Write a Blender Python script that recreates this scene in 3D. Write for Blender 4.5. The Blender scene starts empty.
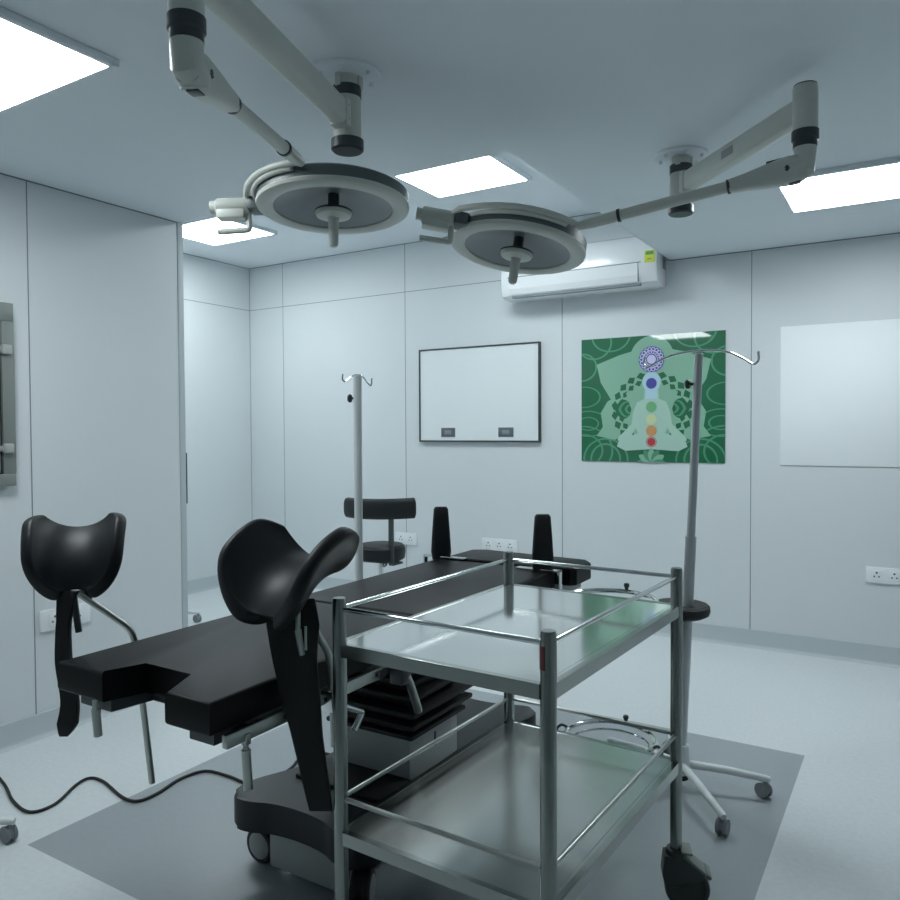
import bpy, bmesh, math, random
from mathutils import Vector as V, Matrix
random.seed(4)
PI = math.pi
scene = bpy.context.scene
COL = scene.collection

# ------------------------------------------------------------------ camera
F, PITCH, ROLL, YAW = 764.38, 0.0252, -0.005, 0.5501
fw = V((-math.sin(YAW), math.cos(YAW), 0)); rt = V((math.cos(YAW), math.sin(YAW), 0)); up = V((0, 0, 1))
f2 = fw * math.cos(PITCH) - up * math.sin(PITCH); u2 = up * math.cos(PITCH) + fw * math.sin(PITCH)
r3 = rt * math.cos(ROLL) + u2 * math.sin(ROLL); u3 = u2 * math.cos(ROLL) - rt * math.sin(ROLL)
cam = bpy.data.cameras.new('camera'); camo = bpy.data.objects.new('camera', cam); COL.objects.link(camo)
cam.sensor_width = 36; cam.lens = F / 900 * 36; cam.clip_start = 0.02
M = Matrix((r3, u3, -f2)).transposed().to_4x4(); M.translation = V((0, 0, 1.35))
camo.matrix_world = M
scene.camera = camo

# ------------------------------------------------------------------ materials
def mat(name, col, rough=0.5, metal=0.0, noise=0.0, nscale=40, bump=0.0, bscale=200, coat=0.0, spec=0.5, aniso=0.0, stretch=None):
    m = bpy.data.materials.new(name); m.use_nodes = True
    nt = m.node_tree; b = nt.nodes['Principled BSDF']
    b.inputs['Base Color'].default_value = (*col, 1); b.inputs['Roughness'].default_value = rough
    b.inputs['Metallic'].default_value = metal; b.inputs['Specular IOR Level'].default_value = spec
    b.inputs['Coat Weight'].default_value = coat; b.inputs['Coat Roughness'].default_value = 0.03
    tc = nt.nodes.new('ShaderNodeTexCoord'); src = tc.outputs['Object']
    if stretch:
        mp = nt.nodes.new('ShaderNodeMapping'); mp.inputs['Scale'].default_value = stretch
        nt.links.new(src, mp.inputs[0]); src = mp.outputs[0]
    if noise:
        n = nt.nodes.new('ShaderNodeTexNoise'); n.inputs['Scale'].default_value = nscale; n.inputs['Detail'].default_value = 4
        nt.links.new(src, n.inputs['Vector'])
        r = nt.nodes.new('ShaderNodeMapRange'); r.inputs['To Min'].default_value = 1 - noise; r.inputs['To Max'].default_value = 1 + noise
        nt.links.new(n.outputs['Fac'], r.inputs['Value'])
        mx = nt.nodes.new('ShaderNodeVectorMath'); mx.operation = 'SCALE'; mx.inputs[0].default_value = col
        nt.links.new(r.outputs[0], mx.inputs['Scale']); nt.links.new(mx.outputs[0], b.inputs['Base Color'])
    if bump:
        n = nt.nodes.new('ShaderNodeTexNoise'); n.inputs['Scale'].default_value = bscale; n.inputs['Detail'].default_value = 3
        nt.links.new(src, n.inputs['Vector'])
        bp = nt.nodes.new('ShaderNodeBump'); bp.inputs['Strength'].default_value = bump; bp.inputs['Distance'].default_value = 0.002
        nt.links.new(n.outputs['Fac'], bp.inputs['Height']); nt.links.new(bp.outputs[0], b.inputs['Normal'])
    return m

WALL = mat('wall_panel', (0.66, 0.70, 0.715), 0.42, noise=0.015, nscale=3, spec=0.35)
SEAM = mat('panel_seam', (0.20, 0.23, 0.25), 0.6)
CEIL = mat('ceiling_paint', (0.78, 0.83, 0.87), 0.6, noise=0.02, nscale=2, spec=0.3)
SKIRT = mat('coved_skirting', (0.47, 0.52, 0.54), 0.45)
FLOOR = mat('speckled_vinyl', (0.62, 0.66, 0.67), 0.33, noise=0.10, nscale=55, bump=0.05, bscale=90, spec=0.4)
INLAY = mat('grey_vinyl_inlay', (0.31, 0.345, 0.362), 0.30, noise=0.06, nscale=55, bump=0.05, bscale=90, spec=0.4)
ALU = mat('aluminium_trim', (0.55, 0.58, 0.60), 0.4, 0.6)
STEEL = mat('brushed_steel', (0.46, 0.485, 0.46), 0.32, 1.0, noise=0.06, nscale=30, stretch=(1, 1, 0.15))
POSTM = mat('shaded_tube_steel', (0.30, 0.325, 0.31), 0.24, 1.0, noise=0.06, nscale=30, stretch=(1, 1, 0.15))  # steel with a darkened colour standing in for dim room reflections
LIPM = mat('shaded_lip_steel', (0.36, 0.385, 0.37), 0.2, 1.0, noise=0.05, nscale=20)  # same metal as the shelf, its dark reflections put into the colour
SHELF = mat('polished_shelf_steel', (0.66, 0.69, 0.68), 0.10, 0.8, noise=0.04, nscale=6)
SHELFLOW = mat('mottled_shelf_steel', (0.52, 0.545, 0.53), 0.21, 0.85, noise=0.12, nscale=5)  # rougher lower shelf, tone mottled by noise
CHROME = mat('chrome', (0.72, 0.75, 0.75), 0.1, 1.0)
CREAM = mat('cream_enamel', (0.58, 0.60, 0.55), 0.38, noise=0.02, nscale=8)
DKGREY = mat('dark_grey_plastic', (0.035, 0.045, 0.05), 0.35)
LAMPSIDE = mat('lamp_side_grey', (0.10, 0.125, 0.13), 0.4)
LAMPGLASS = mat('lamp_lens_grey', (0.20, 0.225, 0.24), 0.28, noise=0.06, nscale=60)
LEATHER = mat('black_leatherette', (0.010, 0.012, 0.0135), 0.46, bump=0.15, bscale=260, spec=0.32)
PADTOP = mat('black_table_upholstery', (0.005, 0.0056, 0.0065), 0.46, bump=0.1, bscale=300, spec=0.17)
STRAPM = mat('black_webbing', (0.010, 0.011, 0.012), 0.7, bump=0.3, bscale=400)
RUBBER = mat('black_rubber', (0.012, 0.013, 0.014), 0.6)
BASEM = mat('dark_base_shell', (0.016, 0.020, 0.023), 0.36, noise=0.05, nscale=8, spec=0.35)
GREYP = mat('pale_grey_shell', (0.40, 0.42, 0.41), 0.4)
WHITE = mat('white_plastic', (0.80, 0.83, 0.84), 0.25, coat=0.3)
WHITEM = mat('white_powder_coat', (0.66, 0.70, 0.70), 0.35)
POLE = mat('pale_grey_pole', (0.52, 0.55, 0.56), 0.3, 0.5)
CASTGREY = mat('grey_caster', (0.20, 0.22, 0.235), 0.45)
HUBGREY = mat('pale_hub', (0.36, 0.37, 0.36), 0.4)
BOARD = mat('white_board', (0.82, 0.86, 0.87), 0.55)
VIEWER = mat('viewer_screen', (0.74, 0.79, 0.80), 0.25)
BLACKF = mat('black_frame', (0.045, 0.052, 0.056), 0.45)
PASS = mat('pass_box_steel', (0.235, 0.26, 0.245), 0.5, 0.35, noise=0.05, nscale=8)
GLASSD = mat('hatch_glass', (0.20, 0.225, 0.22), 0.08, 0.0, coat=0.5)
YELLOW = mat('yellow_sticker', (0.62, 0.68, 0.05), 0.5)
GREENST = mat('green_sticker', (0.10, 0.30, 0.08), 0.5)
RED = mat('dark_red_label', (0.11, 0.014, 0.016), 0.5)
HOLE = mat('socket_hole', (0.10, 0.11, 0.12), 0.6)
def emit(name, col, s):
    m = bpy.data.materials.new(name); m.use_nodes = True; nt = m.node_tree
    b = nt.nodes['Principled BSDF']; b.inputs['Base Color'].default_value = (0.8, 0.8, 0.8, 1)
    b.inputs['Emission Color'].default_value = (*col, 1); b.inputs['Emission Strength'].default_value = s
    return m
LIGHT = emit('light_diffuser', (0.885, 0.968, 1.0), 20.0)

# ------------------------------------------------------------------ mesh builder
class B:
    def __init__(s): s.bm = bmesh.new(); s.mi = 0
    def _new(s, verts, faces):
        vs = [s.bm.verts.new(v) for v in verts]; fs = []
        for f in faces:
            try:
                fc = s.bm.faces.new([vs[i] for i in f]); fc.material_index = s.mi; fs.append(fc)
            except ValueError: pass
        return vs, fs
    def box(s, x0, x1, y0, y1, z0, z1, bev=0.0, seg=2, rot=None):
        vs, fs = s._new([(x0,y0,z0),(x1,y0,z0),(x1,y1,z0),(x0,y1,z0),(x0,y0,z1),(x1,y0,z1),(x1,y1,z1),(x0,y1,z1)],
                        [(0,3,2,1),(4,5,6,7),(0,1,5,4),(1,2,6,5),(2,3,7,6),(3,0,4,7)])
        if rot is not None:
            for v in vs: v.co = rot @ v.co
        if bev:
            es = list({e for f in fs for e in f.edges})
            bmesh.ops.bevel(s.bm, geom=es, offset=bev, segments=seg, profile=0.5, affect='EDGES', clamp_overlap=True, material=-1)
        return s
    def tube(s, path, r, n=12, cap=True):
        P = [V(p) for p in path]; R = r if isinstance(r, (list, tuple)) else [r] * len(P)
        rings = []; up_ = None
        for i, p in enumerate(P):
            if i == 0: t = P[1] - p
            elif i == len(P) - 1: t = p - P[i-1]
            else: t = (P[i+1] - p).normalized() + (p - P[i-1]).normalized()
            t.normalize()
            if up_ is None: up_ = V((0,0,1)) if abs(t.z) < 0.9 else V((1,0,0))
            a = t.cross(up_)
            if a.length < 1e-6: a = t.orthogonal()
            a.normalize(); b = a.cross(t).normalized(); up_ = b
            rings.append([s.bm.verts.new(p + (a*math.cos(2*PI*k/n) + b*math.sin(2*PI*k/n)) * R[i]) for k in range(n)])
        for i in range(len(rings)-1):
            for k in range(n):
                f = s.bm.faces.new((rings[i][k], rings[i][(k+1)%n], rings[i+1][(k+1)%n], rings[i+1][k])); f.material_index = s.mi
        if cap:
            f = s.bm.faces.new(rings[0][::-1]); f.material_index = s.mi
            f = s.bm.faces.new(rings[-1]); f.material_index = s.mi
        return s
    def ringtube(s, fn, r, N=48, n=10):
        rings = []
        for i in range(N):
            p = V(fn(2*PI*i/N)); q = V(fn(2*PI*(i+1)/N)); o = V(fn(2*PI*(i-1)/N))
            t = (q - o).normalized(); a = t.cross(V((0,0,1))).normalized(); b = a.cross(t)
            rings.append([s.bm.verts.new(p + (a*math.cos(2*PI*k/n)+b*math.sin(2*PI*k/n))*r) for k in range(n)])
        for i in range(N):
            j = (i+1) % N
            for k in range(n):
                f = s.bm.faces.new((rings[i][k], rings[i][(k+1)%n], rings[j][(k+1)%n], rings[j][k])); f.material_index = s.mi
        return s
    def lathe(s, prof, M=None, n=40):
        """profile of (r, z); r 0 closes."""
        M = M or Matrix.Identity(4); rings = []
        for r, z in prof:
            if r < 1e-6: rings.append([s.bm.verts.new(M @ V((0,0,z)))])
            else: rings.append([s.bm.verts.new(M @ V((r*math.cos(2*PI*k/n), r*math.sin(2*PI*k/n), z))) for k in range(n)])
        for a, b in zip(rings, rings[1:]):
            for k in range(n):
                k2 = (k+1) % n
                q = [a[k % len(a)], a[k2 % len(a)], b[k2 % len(b)], b[k % len(b)]]
                u = []
                for v in q:
                    if v not in u: u.append(v)
                if len(u) > 2:
                    f = s.bm.faces.new(u); f.material_index = s.mi
        return s
    def prism(s, poly, z0, z1, bev=0.0, M=None, seg=2):
        n = len(poly); M = M or Matrix.Identity(4)
        vs, fs = s._new([M @ V((x,y,z0)) for x,y in poly] + [M @ V((x,y,z1)) for x,y in poly],
                        [tuple(range(n))[::-1], tuple(range(n,2*n))] + [(i,(i+1)%n,n+(i+1)%n,n+i) for i in range(n)])
        if bev:
            es = [e for f in fs[:2] for e in f.edges]
            bmesh.ops.bevel(s.bm, geom=list(set(es)), offset=bev, segments=seg, profile=0.5, affect='EDGES', clamp_overlap=True, material=-1)
        return s
    def quad(s, a, b, c, d): s._new([a,b,c,d], [(0,1,2,3)]); return s
    def poly(s, pts): s._new(pts, [tuple(range(len(pts)))]); return s

def base_loc(o):
    l = V((0,0,0))
    while o: l = l + o.location; o = o.parent
    return l
def obj(name, b, mats, parent=None, local=False, ang=35, recalc=True):
    if recalc: bmesh.ops.recalc_face_normals(b.bm, faces=b.bm.faces)
    if parent and not local:
        bmesh.ops.translate(b.bm, verts=b.bm.verts, vec=-base_loc(parent))
    me = bpy.data.meshes.new(name); b.bm.to_mesh(me); b.bm.free()
    for m in (mats if isinstance(mats, (list, tuple)) else [mats]): me.materials.append(m)
    me.shade_smooth(); me.set_sharp_from_angle(angle=math.radians(ang))
    o = bpy.data.objects.new(name, me); COL.objects.link(o)
    if parent: o.parent = parent
    return o
def thing(name, loc, label, cat, group=None):
    o = bpy.data.objects.new(name, None); o.location = loc; o.empty_display_size = 0.1; COL.objects.link(o)
    o['label'] = label; o['category'] = cat
    if group: o['group'] = group
    return o
def tag(o, label, cat, group=None):
    o['label'] = label; o['category'] = cat
    if group: o['group'] = group
    return o
def struct(name, b, mats, ang=35):
    o = obj(name, b, mats, ang=ang); o['kind'] = 'structure'; return o
def lab(o, t): o['label'] = t; return o
def dup(root, loc, label, group=None, rotz=0):
    r = root.copy(); COL.objects.link(r); r.location = loc; r.rotation_euler = (0, 0, rotz); r['label'] = label
    if group: r['group'] = group
    for ch in list(root.children):
        c = ch.copy(); COL.objects.link(c); c.parent = r
        for g in list(ch.children):
            d = g.copy(); COL.objects.link(d); d.parent = c
    return r
def frame(o, z, x=None):
    """matrix with local z along z, origin o"""
    z = V(z).normalized(); x = V(x) if x is not None else (V((1,0,0)) if abs(z.x) < 0.9 else V((0,1,0)))
    y = z.cross(x).normalized(); x = y.cross(z).normalized()
    m = Matrix((x, y, z)).transposed().to_4x4(); m.translation = V(o); return m
def smooth_path(pts, n=8):
    P = [V(p) for p in pts]; out = []
    for i in range(len(P)-1):
        p0 = P[max(i-1,0)]; p1 = P[i]; p2 = P[i+1]; p3 = P[min(i+2,len(P)-1)]
        for k in range(n):
            t = k/n
            out.append(0.5*((2*p1)+(p2-p0)*t+(2*p0-5*p1+4*p2-p3)*t*t+(3*p1-p0-3*p2+p3)*t**3))
    out.append(P[-1]); return out
def bend(pts, r=0.04, n=6):
    """polyline with rounded corners"""
    P = [V(p) for p in pts]; out = [P[0]]
    for i in range(1, len(P)-1):
        a = P[i] + (P[i-1]-P[i]).normalized()*min(r,(P[i-1]-P[i]).length*.45); c = P[i] + (P[i+1]-P[i]).normalized()*min(r,(P[i+1]-P[i]).length*.45)
        for k in range(n+1):
            t = k/n; out.append(a*(1-t)**2 + P[i]*2*t*(1-t) + c*t*t)
    out.append(P[-1]); return out

# ------------------------------------------------------------------ room
D, HL, HH = 4.99, 2.447, 2.827
XL, XR, SX, SY = -3.311, -5.185, -1.381, 2.714
RX, NY, HB = 2.6, -3.4, 0.108
def seams(b, quads):
    b.mi = 1
    for q in quads: b.box(*q)
    b.mi = 0
w = 0.0022
b = B(); b.box(XR-.1, RX+.1, D, D+.12, 0, HH+.1)
q = [(x-w, x+w, D-.0012, D, HB, HH if x < SX else HL) for x in (-4.776, -3.470, -2.134, -0.882, 0.37)]
q.append((XR, SX, D-.0012, D, HL-w, HL+w)); q.append((SX, RX, D-.0012, D, HL-.006, HL)); q.append((XR, SX, D-.0012, D, HH-.005, HH))
q.append((XR, XR+.004, D-.0013, D, HB, HH))
seams(b, q); struct('wall_back', b, [WALL, SEAM])
b = B(); b.box(XL-.08, XL, NY, SY, 0, HL)
seams(b, [(XL, XL+.0012, 1.893-w, 1.893+w, HB, HL), (XL, XL+.0012, NY, SY, HL-.006, HL), (XL, XL+.0012, .63-w, .63+w, HB, HL), (XL, XL+.0012, -.63-w, -.63+w, HB, HL), (XL, XL+.0012, -1.89-w, -1.89+w, HB, HL)])
struct('wall_left', b, [WALL, SEAM])
b = B(); b.box(XL-.083, XL+.004, SY-.032, SY+.004, 0, HL, .002)
b.box(XL-.082, XL-.06, SY+.004, SY+.03, .0, HL-.3, .002)
tr = struct('trim_1', b, SKIRT)
b = B(); b.box(XL-.02, XL, SY+.006, SY+.016, .97, 1.24, .003); obj('pull_handle', b, DKGREY, tr)
b = B(); b.box(XR-.1, XR, SY-.2, D, 0, HH+.1)
seams(b, [(XR, XR+.0012, SY-.1, D, HL-w, HL+w), (XR, XR+.0012, SY-.1, D, HH-.005, HH), (XR, XR+.0012, 3.55-w, 3.55+w, HB, HH)])
struct('wall_recess_side', b, [WALL, SEAM])
b = B(); b.box(XR, XL-.08, SY-.2, SY-.1, 0, HH+.1); struct('wall_recess_front', b, WALL)
b = B(); b.box(RX, RX+.1, NY, D, 0, HL); struct('wall_right', b, WALL)
b = B(); b.box(XL-.08, RX+.1, NY-.1, NY, 0, HL); struct('wall_front', b, WALL)
# ceiling: low part (L shaped, with its step faces) and the raised part over the recess
b = B()
b.box(XL-.08, RX+.1, NY-.1, SY, HL, HH+.1); b.box(SX, RX+.1, SY, D, HL, HH+.1)
b.box(XR-.1, SX, SY-.2, D, HH, HH+.1)
struct('ceiling', b, CEIL)
# floor, with the darker inlaid rectangle
b = B()
X = [XR-.1, -2.48, -0.39, RX+.1]; Y = [NY-.1, 1.38, 3.43, D+.1]
for i in range(3):
    for j in range(3):
        b.mi = 1 if (i == 1 and j == 1) else 0
        b.quad((X[i],Y[j],0),(X[i+1],Y[j],0),(X[i+1],Y[j+1],0),(X[i],Y[j+1],0))
b.mi = 0
bmesh.ops.remove_doubles(b.bm, verts=b.bm.verts, dist=1e-5)
o = struct('floor', b, [FLOOR, INLAY])
# coved skirtings
def skirt(name, p, q, nrm):
    p, q, nrm = V(p), V(q), V(nrm); b = B()
    prof = [(0,0),(.03,0),(.018,.006),(.010,.02),(.008,.10),(.006,HB),(0,HB)]
    vs = [[b.bm.verts.new(e + nrm*d + V((0,0,z))) for d, z in prof] for e in (p, q)]
    n = len(prof)
    for i in range(n):
        b.bm.faces.new((vs[0][i], vs[0][(i+1)%n], vs[1][(i+1)%n], vs[1][i]))
    b.bm.faces.new(vs[0]); b.bm.faces.new(vs[1][::-1])
    struct(name, b, SKIRT)
skirt('baseboard_back', (XR, D, 0), (RX, D, 0), (0,-1,0))
skirt('baseboard_left', (XL, NY, 0), (XL, SY-.033, 0), (1,0,0))
skirt('baseboard_recess', (XR, SY-.1, 0), (XR, D-.03, 0), (1,0,0))
skirt('baseboard_right', (RX, NY, 0), (RX, D-.03, 0), (-1,0,0))

# ------------------------------------------------------------------ ceiling lights
def ceiling_light(x0, x1, y0, y1, z, label):
    t = thing('ceiling_light', ((x0+x1)/2, (y0+y1)/2, z), label, 'ceiling light', 'square ceiling light panels')
    b = B(); k = .022; h = .022
    b.box(x0, x1, y0, y0+k, z-h, z, .002); b.box(x0, x1, y1-k, y1, z-h, z, .002)
    b.box(x0, x0+k, y0+k, y1-k, z-h, z, .002); b.box(x1-k, x1, y0+k, y1-k, z-h, z, .002)
    obj('frame', b, CEIL, t)
    b = B(); b.box(x0+k, x1-k, y0+k, y1-k, z-h+.001, z-.004); obj('diffuser', b, LIGHT, t)
ceiling_light(-2.66, -2.02, .81, 1.44, HL, 'bright ceiling panel at the upper left, nearest the camera')
ceiling_light(-2.585, -1.935, 3.485, 4.09, HH, 'bright ceiling panel between the two surgical lamp heads')
ceiling_light(-4.72, -4.05, 3.62, 4.185, HH, 'bright ceiling panel over the alcove, behind the left lamp head')
ceiling_light(-.558, .055, 3.60, 4.18, HL, 'bright ceiling panel at the right edge beside the lamp elbow')

# ------------------------------------------------------------------ air conditioner
t = thing('air_conditioner', (-1.95, D, 2.27), 'white split air conditioner high on the back wall behind the right lamp', 'air conditioner')
ax0, ax1 = -2.50, -1.405
prof = [(0,2.285),(0,2.60),(.13,2.60),(.185,2.575),(.215,2.52),(.222,2.40),(.216,2.325),(.20,2.285),(.17,2.268),(.06,2.262)]
b = B(); b.prism([(-d, z) for d, z in prof], ax0, ax1, .006, Matrix(((0,0,1,0),(1,0,0,D),(0,1,0,0),(0,0,0,1))))
obj('casing', b, WHITE, t)
b = B()
for (d0,z0),(d1,z1) in zip([(.2235,2.405),(.218,2.33)],[(.218,2.33),(.203,2.290)]):
    b.quad((ax0+.06,D-d0-.003,z0),(ax1-.12,D-d0-.003,z0),(ax1-.12,D-d1-.003,z1),(ax0+.06,D-d1-.003,z1))
ext = bmesh.ops.extrude_face_region(b.bm, geom=list(b.bm.faces)); bmesh.ops.translate(b.bm, verts=[v for v in ext['geom'] if isinstance(v, bmesh.types.BMVert)], vec=(0,.006,0))
obj('louver_flap', b, WHITE, t)
b = B(); b.box(ax0+.05, ax1-.10, D-.2255, D-.218, 2.407, 2.411); b.box(ax1-.121, ax1-.117, D-.222, D-.2, 2.29, 2.409)
b.box(ax0+.08, ax1-.11, D-.206, D-.16, 2.268, 2.281)
obj('outlet_slot', b, SEAM, t)
b = B(); b.box(ax1-.075, ax1-.012, D-.2245, D-.2205, 2.40, 2.475); b.mi = 1
b.box(ax1-.068, ax1-.019, D-.2252, D-.222, 2.448, 2.470); b.box(ax1-.06, ax1-.03, D-.2252, D-.222, 2.418, 2.424); b.mi = 0
lab(obj('energy_label', b, [YELLOW, GREENST], t), 'yellow energy rating sticker')
b = B(); b.tube([(ax1+.001, D-.05, 2.42), (ax1+.001, D-.05, 2.44)], .006, 8); b.box(ax1-.002, ax1+.002, D-.09, D-.03, 2.38, 2.46, .001)
obj('end_vent', b, SEAM, t)

# ------------------------------------------------------------------ x-ray viewing box
t = thing('xray_viewer', (-2.81, D, 1.265), 'white wall-mounted viewing board in thin black frame with two switches', 'viewing box')
x0, x1, z0, z1 = -3.324, -2.295, 1.265, 1.98; k = .012
b = B(); b.box(x0, x1, D-.03, D, z0, z0+k, .002); b.box(x0, x1, D-.03, D, z1-k, z1, .002)
b.box(x0, x0+k, D-.03, D, z0+k, z1-k, .002); b.box(x1-k, x1, D-.03, D, z0+k, z1-k, .002); obj('frame', b, BLACKF, t)
b = B(); b.box(x0+k, x1-k, D-.024, D, z0+k, z1-k); obj('screen', b, VIEWER, t)
for cx in (-3.06, -2.566):
    b = B(); b.box(cx-.062, cx+.062, D-.029, D-.022, 1.302, 1.372, .003); s = obj('switch', b, LAMPSIDE, t)
    b = B(); b.box(cx-.03, cx+.03, D-.034, D-.027, 1.322, 1.352, .003); obj('rocker', b, mat('rocker_grey', (.22,.25,.26), .4), s)

# ------------------------------------------------------------------ plain white board on the right
b = B(); b.box(-.715, .16, D-.007, D, 1.132, 1.965, .002)
tag(obj('wall_board', b, BOARD), 'plain frameless pale board on the back wall, right of green poster', 'board')

# ------------------------------------------------------------------ poster with seated meditation figure
PX0, PX1, PZ0, PZ1 = -1.988, -1.034, 1.137, 1.970
G0 = mat('poster_green', (0.012, 0.135, 0.060), 0.3, coat=1.0)
G1 = mat('poster_line_green', (0.075, 0.30, 0.165), 0.3, coat=1.0)
G2 = mat('poster_petal_green', (0.24, 0.46, 0.33), 0.3, coat=1.0)
G3 = mat('poster_body_green', (0.40, 0.60, 0.50), 0.3, coat=1.0)
G4 = mat('poster_pale_blue', (0.42, 0.62, 0.72), 0.3, coat=1.0)
CB = mat('poster_indigo', (0.07, 0.075, 0.33), 0.3); CL = mat('poster_lilac', (0.60, 0.58, 0.80), 0.3)
CG = mat('poster_dot_green', (0.16, 0.42, 0.20), 0.3); CY = mat('poster_dot_yellow', (0.56, 0.64, 0.36), 0.3)
CO = mat('poster_dot_orange', (0.58, 0.30, 0.13), 0.3); CR = mat('poster_dot_red', (0.48, 0.045, 0.06), 0.3)
PM = [G0, G1, G2, G3, G4, CB, CL, CG, CY, CO, CR]
b = B(); b.box(PX0, PX1, D-.006, D-.0006, PZ0, PZ1)
poster = tag(obj('poster', b, G0), 'green poster of a pale seated meditating figure with coloured dots', 'poster')
b = B(); lay = [0]
# poster coordinates: u 0..650, v 0..570 (down)
def pp(u, v, off): 
    return (PX0 + (PX1-PX0)*u/650, D-.006-off, PZ1 - (PZ1-PZ0)*v/570)
def clipbox(pts):
    def clip(P, f, inter):
        out = []
        for i in range(len(P)):
            a, c = P[i-1], P[i]
            if f(c):
                if not f(a): out.append(inter(a, c))
                out.append(c)
            elif f(a): out.append(inter(a, c))
        return out
    for ax_, val, sg in ((0,0,1),(0,650,-1),(1,0,1),(1,570,-1)):
        if not pts: return pts
        f = lambda p: (p[ax_]-val)*sg >= 0
        def inter(a, c):
            t_ = (val-a[ax_])/(c[ax_]-a[ax_]); return (a[0]+(c[0]-a[0])*t_, a[1]+(c[1]-a[1])*t_)
        pts = clip(pts, f, inter)
    return pts
def shape(pts, m, layer):
    pts = clipbox(pts)
    if len(pts) > 2:
        lay[0] += 1; b.mi = m; b.poly([pp(u, v, .0002 + layer*.00022 + lay[0]*2e-6) for u, v in pts]); b.mi = 0
def circ(u, v, r, m, layer, r2=None, n=36):
    r2 = r2 or r; shape([(u+r*math.cos(2*PI*k/n), v+r2*math.sin(2*PI*k/n)) for k in range(n)], m, layer)
def arcline(u, v, r, wd, a0, a1, m, layer, n=20, ry=1.0):
    for k in range(n):
        t0 = math.radians(a0+(a1-a0)*k/n); t1 = math.radians(a0+(a1-a0)*(k+1)/n)
        shape([(u+(r-wd)*math.cos(t0), v+(r-wd)*ry*math.sin(t0)), (u+(r+wd)*math.cos(t0), v+(r+wd)*ry*math.sin(t0)),
               (u+(r+wd)*math.cos(t1), v+(r+wd)*ry*math.sin(t1)), (u+(r-wd)*math.cos(t1), v+(r-wd)*ry*math.sin(t1))], m, layer)
def petal(u, v, ang, L, W, m, layer, sharp=1.0, n=14):
    a = math.radians(ang); d = (math.cos(a), math.sin(a)); e = (-d[1], d[0]); P = []
    for sgn in (1, -1):
        rng = range(n+1) if sgn == 1 else range(n-1, 0, -1)
        for k in rng:
            t_ = k/n; wdt = W*math.sin(PI*t_**1.15)**sharp
            P.append((u+d[0]*L*t_+e[0]*wdt*sgn, v+d[1]*L*t_+e[1]*wdt*sgn))
    shape(P, m, layer)
cu = 333
def flat(poly_, m, layer):
    # split concave outlines into triangles so that they fill cleanly
    from mathutils.geometry import tessellate_polygon
    for tri in tessellate_polygon([[V((u, v, 0)) for u, v in poly_]]): shape([poly_[i] for i in tri], m, layer)
# loose lotus line work over the dark ground
for sx in (-1, 1):
    for u0, v0, r, ry in ((300,395,95,.62),(300,395,50,.6),(322,270,80,.6),(322,520,92,.8),(322,520,140,.8),(270,20,82,.9),(190,-10,90,.8),(330,130,70,.9),(215,560,70,1.0),(215,560,105,.9)):
        arcline(cu+sx*u0, v0, r, 4.5, 0, 360, 1, 1, 40, ry)
# big pale petals
circ(cu, 100, 98, 2, 2)
for sx in (-1, 1):
    flat([(cu+sx*60,60),(cu+sx*150,82),(cu+sx*258,120),(cu+sx*238,205),(cu+sx*185,290),(cu+sx*150,262),(cu+sx*100,215),(cu+sx*40,170)], 2, 3)
    flat([(cu+sx*60,262),(cu+sx*120,250),(cu+sx*205,292),(cu+sx*238,345),(cu+sx*228,410),(cu+sx*258,452),(cu+sx*170,470),(cu+sx*90,430)], 2, 3)
# wreath of dark leaves around the body, pale veins between
circ(cu, 335, 178, 2, 4, 165)
for rr, cnt, sz in ((170, 22, 27), (141, 22, 22)):
    for k in range(cnt):
        a = 360*(k + (.5 if rr < 160 else 0))/cnt + 90; ca, sa = math.cos(math.radians(a)), math.sin(math.radians(a))
        c0 = (cu+rr*ca, 335+rr*.93*sa); e0 = (-sa, ca)
        flat([(c0[0]+ca*sz*.66, c0[1]+sa*sz*.66), (c0[0]+e0[0]*sz*.80+ca*3, c0[1]+e0[1]*sz*.80+sa*3), (c0[0]-ca*sz*.58, c0[1]-sa*sz*.58), (c0[0]-e0[0]*sz*.80+ca*3, c0[1]-e0[1]*sz*.80+sa*3)], 0, 5)
circ(cu, 335, 122, 2, 6, 116)
for sx in (-1, 1):
    for R_, m_, l_ in ((88,0,7),(72,1,8),(60,0,9),(44,1,10),(32,0,11)):
        petal(cu+sx*78, 330, 0 if sx > 0 else 180, R_*1.05, R_*.5, m_, l_, .8)
# upright lotus petals behind the torso
flat([(cu-118,255),(cu-30,235),(cu,225),(cu+30,235),(cu+118,255),(cu+92,330),(cu+104,380),(cu+60,470),(cu-60,470),(cu-104,380),(cu-92,330)], 2, 12)
# seated figure
circ(cu, 209, 42, 3, 13, 46)
flat([(cu-30,240),(cu+30,240),(cu+34,285),(cu+66,300),(cu+84,345),(cu+92,400),(cu+150,455),(cu+158,472),(cu+135,478),(cu+92,452),(cu+72,415),(cu+60,440),(cu+62,470),(cu-62,470),(cu-60,440),(cu-72,415),(cu-92,452),(cu-135,478),(cu-158,472),(cu-150,455),(cu-92,400),(cu-84,345),(cu-66,300),(cu-34,285)], 3, 14)
flat([(cu-62,440),(cu+62,440),(cu+150,472),(cu+160,500),(cu+120,520),(cu,512),(cu-120,520),(cu-160,500),(cu-150,472)], 3, 15)
circ(cu, 209, 40, 4, 16, 44); flat([(cu-24,235),(cu+24,235),(cu+26,285),(cu-26,285)], 4, 16)
# lotus at the bottom
for k in range(7): petal(cu, 572, 180+30*k, 66, 15, 2 if k % 2 else 1, 17, .7)
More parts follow.
